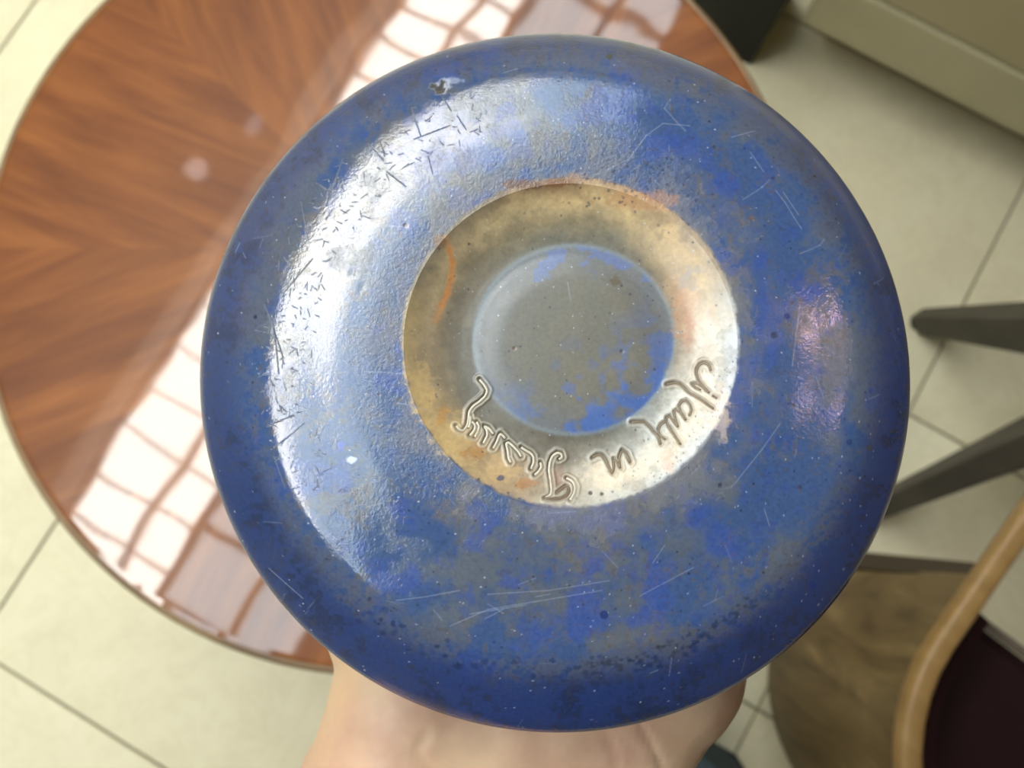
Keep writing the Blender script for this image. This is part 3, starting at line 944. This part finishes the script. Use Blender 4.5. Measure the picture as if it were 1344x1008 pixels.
def spline_prof(pts, n):
    pts = np.array(pts)
    s = np.r_[0, np.cumsum(np.hypot(*np.diff(pts, axis=0).T))]
    ss_ = np.linspace(0, s[-1], n)
    return np.c_[pchip(s, pts[:, 0], ss_), pchip(s, pts[:, 1], ss_)]
upper = spline_prof(PROF[:13], 300)
lower = spline_prof(PROF[12:], 60)[1:]
# the pontil mark sits off-centre on the base
_c = local_at(748.5, 448.5, H_RING)
RC = np.array([_c[0], _c[1]])
NA = 1600
ca_ = np.cos(2 * np.pi * np.arange(NA) / NA)
sa_ = np.sin(2 * np.pi * np.arange(NA) / NA)
def rev_grid(prof, centre_w, na_c, na_s):
    V = []
    for (r_, z), wgt in zip(prof, centre_w):
        c_ = RC * wgt
        V.append(np.c_[c_[0] + r_ * na_c, c_[1] + r_ * na_s, np.full(len(na_c), z)])
    return np.concatenate(V)
def grid_faces(nr, na, base=0):
    i = np.arange(nr - 1)[:, None] * na
    j = np.arange(na)[None]
    a = i + j
    b_ = i + (j + 1) % na
    return np.stack([b_, a, a + na, b_ + na], -1).reshape(-1, 4) + base
def np_mesh(name, V, quads, tris=None):
    me = bpy.data.meshes.new(name)
    nt = 0 if tris is None else len(tris)
    me.vertices.add(len(V))
    me.vertices.foreach_set('co', V.astype(np.float32).ravel())
    idx = quads.ravel() if not nt else np.r_[quads.ravel(), tris.ravel()]
    me.loops.add(len(idx))
    me.loops.foreach_set('vertex_index', idx.astype(np.int32))
    me.polygons.add(len(quads) + nt)
    st_ = np.arange(len(quads)) * 4
    if nt:
        st_ = np.r_[st_, len(quads) * 4 + np.arange(nt) * 3]
    me.polygons.foreach_set('loop_start', st_.astype(np.int32))
    me.polygons.foreach_set('use_smooth', np.ones(len(quads) + nt, bool))
    me.update(calc_edges=True)
    me.validate()
    return me
def paint(me, V, rgb, rough):
    a = me.color_attributes.new('wear_light_colour', 'FLOAT_COLOR', 'POINT')
    c4 = np.ones((len(V), 4), np.float32)
    c4[:, :3] = rgb
    c4[:, 3] = rough
    a.data.foreach_set('color', c4.ravel())

def vase_mat(name, rough, spec_bump, pit):
    m = Mat(name, (50, 80, 160), rough)
    at_ = m.n('ShaderNodeAttribute', attribute_name='wear_light_colour')
    tc_ = m.n('ShaderNodeTexCoord')
    f1 = m.noise(tc_.outputs['Object'], 1400, 4, 0.65)
    m.color(m.mix(0.35, at_.outputs['Color'], m.ramp(f1, [(0.35, (196, 196, 200)), (0.6, (255, 255, 255))]), 'MULTIPLY'))
    f2 = m.noise(tc_.outputs['Object'], 330, 3, 0.5)
    f3 = m.noise(tc_.outputs['Object'], 1500, 3, 0.65)
    nb = m.bump(f2, spec_bump, 0.0004, None)
    nb2 = m.n('ShaderNodeBump')
    nb2.inputs['Distance'].default_value = 0.00014
    m.l(f3, nb2.inputs['Height'])
    m.l(nb, nb2.inputs['Normal'])
    m.l(m.math('MULTIPLY', at_.outputs['Alpha'], pit), nb2.inputs['Strength'])
    m.l(nb2.outputs['Normal'], m.b.inputs['Normal'])
    m.l(at_.outputs['Alpha'], m.b.inputs['Roughness'])
    m.b.inputs['IOR'].default_value = 1.57
    return m
M_vase = vase_mat('worn_blue_glass', 0.11, 0.04, 2.2)
M_pontil = vase_mat('ground_pontil_glass', 0.33, 0.08, 0.45)

vase = thing('glass_vase', 'round mottled blue glass vase held base up, with a worn signed base', 'vase')
vase.matrix_world = VM
# body
w_up = np.clip(1 - (upper[:, 0] - RR) / (0.060 - RR), 0, 1)
prof_all = np.r_[upper, lower]
w_all = np.r_[w_up, np.zeros(len(lower))]
Vb = rev_grid(prof_all, w_all, ca_, sa_)
Qb = grid_faces(len(prof_all), NA)
inn = np.array(INNER)
Vi = rev_grid(inn[:-1], np.zeros(len(inn) - 1), ca_, sa_)
nb0 = len(Vb)
Qi = grid_faces(len(inn) - 1, NA, nb0)
Qj = np.stack([(nb0 - NA) + (np.arange(NA) + 1) % NA, (nb0 - NA) + np.arange(NA), nb0 + np.arange(NA), nb0 + (np.arange(NA) + 1) % NA], -1)
Vb = np.r_[Vb, Vi, [[0, 0, inn[-1][1]]]]
Tb = np.stack([(len(Vb) - 1 - NA) + (np.arange(NA) + 1) % NA, (len(Vb) - 1 - NA) + np.arange(NA), np.full(NA, len(Vb) - 1)], -1)
px_, py_ = to_px(Vb)
nup = len(upper) * NA
hv_ = sample(hgt, px_, py_)
hv_[nup - 30 * NA:] = 0
colb = sample(img, px_, py_)
colb[nup:] = lin((36, 54, 98))
Vb[:, 2] += hv_
me = np_mesh('body', Vb, np.r_[Qb, Qj, Qi], Tb)
rghb = sample(rgh, px_, py_)
rghb[nup:] = 0.12
paint(me, Vb, colb, rghb)
link('body', me, M_vase, vase)
# pontil recess
RP = [(0.02935, H_RING), (0.0290, H_RING - 0.0002), (0.0280, H_RING - 0.0008), (0.0255, H_RING - 0.0021), (0.0220, H_RING - 0.0033), (0.0190, H_RING - 0.0036), (0.0176, H_RING - 0.0036), (0.0160, H_RING - 0.00345), (0.012, H_RING - 0.0031), (0.0004, H_RING - 0.0030)]
rpf = spline_prof([(a * RK, b_) for a, b_ in RP], 190)
NR = 1100
cr_, sr_ = np.cos(2 * np.pi * np.arange(NR) / NR), np.sin(2 * np.pi * np.arange(NR) / NR)
Vr = rev_grid(rpf, np.ones(len(rpf)), cr_, sr_)
Qr = grid_faces(len(rpf), NR)
Qr = Qr[:, ::-1]
Qr = Qr[:, [0, 1, 2, 3]]
Vr = np.r_[Vr, [[RC[0], RC[1], H_RING - 0.0030]]]
Tr = np.stack([(len(Vr) - 1 - NR) + np.arange(NR), (len(Vr) - 1 - NR) + (np.arange(NR) + 1) % NR, np.full(NR, len(Vr) - 1)], -1)
px_, py_ = to_px(Vr)
hr_ = sample(hgt, px_, py_)
hr_[:NR * 2] = 0
Vr_base = Vr.copy()
Vr[:, 2] += hr_
me = np_mesh('pontil_recess', Vr, Qr, Tr)
paint(me, Vr, sample(img, px_, py_), sample(rgh, px_, py_))
o = link('pontil_recess', me, M_pontil, vase)
o['label'] = 'sunken ring and disc, worn to beige, white and grey, sky sheen painted in'
# engraved strokes: thin added rods in the grooves, brown ones carry groove shade
def recess_h(x, y):
    r_ = np.hypot(x - RC[0], y - RC[1])
    return float(np.interp(r_, rpf[::-1, 0], rpf[::-1, 1]))
bm = bmesh.new()
lay_c = bm.verts.layers.float_color.new('wear_light_colour')
for c, pts in INS:
    P3 = []
    for k in range(len(pts) - 1):
        for q in range(4):
            f = q / 4
            P3.append((pts[k][0] * (1 - f) + pts[k + 1][0] * f, pts[k][1] * (1 - f) + pts[k + 1][1] * f))
    P3.append(pts[-1])
    for _ in range(3):
        P3 = [P3[0]] + [((P3[i - 1][0] + 2 * P3[i][0] + P3[i + 1][0]) / 4, (P3[i - 1][1] + 2 * P3[i][1] + P3[i + 1][1]) / 4) for i in range(1, len(P3) - 1)] + [P3[-1]]
    L3 = []
    for x, y in P3:
        hh_ = H_RING - 0.002
        for _ in range(4):
            p = local_at(x, y, hh_)
            hh_ = recess_h(p[0], p[1])
        L3.append(Vector((p[0], p[1], hh_ - 0.0003)))
    n0 = len(bm.verts)
    add_sweep(bm, L3, [(a * 0.00021, b_ * 0.00012) for a, b_ in circ(1.0, 8)])
    bm.verts.ensure_lookup_table()
    for v in bm.verts[n0:]:
        v[lay_c] = (*s2l(c), 0.5)
o = obj('inscription', bm, M_pontil, vase, True)
o['label'] = 'engraved cursive writing reading "Mendy in France"'

# ---------------------------------------------------------------- the hand
M_skin = Mat('fair_skin', (222, 178, 146), 0.5)
vs_ = M_skin.coord()
sk = M_skin.ramp(M_skin.noise(vs_, 38, 4, 0.6), [(0.32, (172, 144, 126)), (0.5, (188, 166, 144)), (0.7, (198, 178, 148))])
sk2 = M_skin.ramp(M_skin.noise(vs_, 16, 3, 0.5, 0.4), [(0.36, (250, 214, 204)), (0.6, (255, 252, 244))])
M_skin.color(M_skin.mix(0.7, sk, sk2, 'MULTIPLY'))
M_skin.b.inputs['Subsurface Weight'].default_value = 0.12
M_skin.b.inputs['Subsurface Radius'].default_value = (0.006, 0.0025, 0.0012)
M_skin.b.inputs['Subsurface Scale'].default_value = 0.6
nb = M_skin.bump(M_skin.noise(vs_, 420, 3, 0.6), 0.12, 0.0006, None)
M_skin.bump(M_skin.noise(vs_, 60, 3, 0.6), 0.12, 0.002, 'Normal', nb)
M_nail = Mat('fingernail', (232, 190, 174), 0.3)

CW = Matrix.Translation((0, 0, H)) @ Rc.to_4x4()          # camera axes -> world
_sb = bmesh.new()
bmesh.ops.create_uvsphere(_sb, u_segments=16, v_segments=10, radius=1.0)
_sb.verts.index_update()
SPH_V = np.array([v.co[:] for v in _sb.verts])
SPH_F = [[v.index for v in f.verts] for f in _sb.faces]
_sb.free()
hand_v, hand_f = [], []
def ball(p, r_):
    n0 = len(hand_v) * len(SPH_V)
    hand_v.append(SPH_V * r_ + np.array(p[:]))
    hand_f.extend([[i + n0 for i in f] for f in SPH_F])
def capsule(p, q, ra, rb):
    p, q = Vector(p), Vector(q)
    d = q - p
    n = max(2, int(d.length / (min(ra, rb) * 0.45)))
    for k in range(n + 1):
        ball(p.lerp(q, k / n), ra + (rb - ra) * k / n)
def chain(pts):
    for (p, ra), (q, rb) in zip(pts, pts[1:]):
        capsule(p, q, ra, rb)
# camera-axes coordinates (x right, y up, -depth)
chain([((-0.215, -0.42, -0.235), 0.040), ((-0.105, -0.25, -0.205), 0.030), ((-0.0385, -0.115, -0.186), 0.0205), ((-0.0225, -0.080, -0.184), 0.0205), ((-0.0178, -0.062, -0.185), 0.0203),
       ((-0.026, -0.040, -0.192), 0.0195), ((-0.043, -0.014, -0.204), 0.0135), ((-0.0465, 0.010, -0.204), 0.0108), ((-0.0475, 0.031, -0.196), 0.0088)])
chain([((-0.170, -0.44, -0.235), 0.040), ((-0.064, -0.27, -0.205), 0.030), ((-0.0045, -0.118, -0.186), 0.0205), ((0.0155, -0.080, -0.186), 0.0205), ((0.0305, -0.061, -0.188), 0.0212),
       ((0.0395, -0.040, -0.203), 0.0178), ((0.037, -0.012, -0.226), 0.013)])
chain([((-0.19, -0.43, -0.235), 0.040), ((-0.085, -0.26, -0.205), 0.029), ((-0.022, -0.116, -0.187), 0.0205), ((-0.003, -0.08, -0.185), 0.0208), ((0.006, -0.062, -0.187), 0.0205), ((0.004, -0.035, -0.219), 0.0125), ((0.002, 0.0, -0.2335), 0.0115)])
chain([((-0.034, -0.13, -0.187), 0.0205), ((-0.0305, -0.115, -0.186), 0.0208), ((-0.013, -0.08, -0.185), 0.0208), ((-0.006, -0.062, -0.187), 0.0203), ((-0.022, -0.058, -0.192), 0.017), ((-0.018, -0.03, -0.222), 0.0125), ((-0.018, 0.0, -0.233), 0.0115)])
chain([((-0.016, -0.13, -0.187), 0.0205), ((-0.0125, -0.117, -0.186), 0.0208), ((0.006, -0.08, -0.1855), 0.0208), ((0.0165, -0.062, -0.187), 0.0205), ((0.018, -0.058, -0.193), 0.017), ((0.02, -0.03, -0.222), 0.012), ((0.02, 0.0, -0.2325), 0.0115)])
FING = [[(-0.020, 0.000), (-0.022, 0.027), (-0.025, 0.040), (-0.026, 0.047)],
        [(0.0, 0.000), (-0.002, 0.032), (-0.0015, 0.046), (-0.001, 0.0535)],
        [(0.020, -0.002), (0.0215, 0.029), (0.0245, 0.041), (0.027, 0.048)],
        [(0.037, -0.010), (0.042, 0.015), (0.0475, 0.027), (0.050, 0.033)]]
FD = [0.2365, 0.233, 0.212, 0.194]
FR = [0.0105, 0.0095, 0.0085, 0.0072]
tipdat = []
for k, f in enumerate(FING):
    sc_ = 0.88 if k == 3 else 1.0
    pts = [((x, y, -d + (0.004 if k == 3 else 0)), r_ * sc_) for (x, y), d, r_ in zip(f, FD, FR)]
    chain(pts)
    tipdat.append((Vector(pts[-1][0]), Vector(pts[-2][0]), pts[-1][1]))
tipdat.append((Vector((-0.0475, 0.031, -0.196)), Vector((-0.0465, 0.010, -0.204)), 0.0088))
tmp_me = bpy.data.meshes.new('hand_raw')
tmp_me.from_pydata(np.concatenate(hand_v).tolist(), [], hand_f)
tmp = bpy.data.objects.new('hand_raw', tmp_me)
COL.objects.link(tmp)
md = tmp.modifiers.new('r', 'REMESH')
md.mode = 'VOXEL'
md.voxel_size = 0.0011
md.use_smooth_shade = True
md = tmp.modifiers.new('s', 'SMOOTH')
md.factor = 0.5
md.iterations = 24
dg = bpy.context.evaluated_depsgraph_get()
hand_me = bpy.data.meshes.new_from_object(tmp.evaluated_get(dg))
bpy.data.objects.remove(tmp)
# wrist and palm creases pressed into the surface
nv = len(hand_me.vertices)
co = np.zeros(nv * 3, np.float32)
hand_me.vertices.foreach_get('co', co)
co = co.reshape(-1, 3)
nrm = np.zeros(nv * 3, np.float32)
hand_me.vertices.foreach_get('normal', nrm)
nrm = nrm.reshape(-1, 3)
hx, hy = 672 + F * co[:, 0] / -co[:, 2], 504 - F * co[:, 1] / -co[:, 2]
facing = nrm[:, 2] > 0.2
for pts, amp, wd in ((((838, 946), (850, 968), (866, 1000), (876, 1030)), 0.0006, 3.5), (((795, 962), (806, 985), (812, 1012)), 0.00035, 3.5),
                     (((560, 966), (545, 985), (566, 1012)), 0.0003, 5), (((812, 958), (822, 975), (836, 990)), 0.0002, 3)):
    dd = np.full(nv, 99.0)
    for p, q in zip(pts, pts[1:]):
        dx, dy = q[0] - p[0], q[1] - p[1]
        t = np.clip(((hx - p[0]) * dx + (hy - p[1]) * dy) / (dx * dx + dy * dy), 0, 1)
        dd = np.minimum(dd, np.hypot(hx - p[0] - t * dx, hy - p[1] - t * dy))
    co -= nrm * (1.8 * amp * np.exp(-(dd / wd) ** 2) * facing)[:, None]
hand_me.vertices.foreach_set('co', co.ravel())
hand_me.update()
hand = thing('person', 'bare left hand and wrist holding the blue vase from below', 'person')
hand.matrix_world = CW
ho = link('hand', hand_me, M_skin, hand, True)
vc = np.array(off_c)
for p, q, r_ in tipdat:
    d = (p - q).normalized()
    axis_p = Vector((vc[0], vc[1] + 0.17 * (p.z - vc[2]), p.z))
    outw = (p - axis_p)
    outw = (outw - d * outw.dot(d)).normalized()
    side = d.cross(outw).normalized()
    bm = bmesh.new()
    bmesh.ops.create_uvsphere(bm, u_segments=14, v_segments=8, radius=1.0)
    M4 = Matrix((side, d, outw)).transposed().to_4x4()
    bmesh.ops.transform(bm, verts=bm.verts, matrix=Matrix.Translation(p + outw * (r_ * 0.72) + d * r_ * 0.15) @ M4 @ Matrix.Diagonal((r_ * 0.62, r_ * 0.8, r_ * 0.26, 1)))
    obj('fingernail', bm, M_nail, ho, True)
# shirt cuff higher up the forearm, outside the frame
M_cuff = Mat('grey_sleeve_cloth', (92, 96, 104), 0.9)
bm = bmesh.new()
pa, pb = Vector((-0.123, -0.305, -0.214)), Vector((-0.195, -0.435, -0.236))
add_sweep(bm, [pa, pa.lerp(pb, 0.3), pa.lerp(pb, 0.7), pb + (pb - pa) * 0.45], [circ(r_, 28) for r_ in (0.058, 0.06, 0.063, 0.07)], Vector((0, 0, 1)))
obj('sleeve', bm, M_cuff, hand, True)
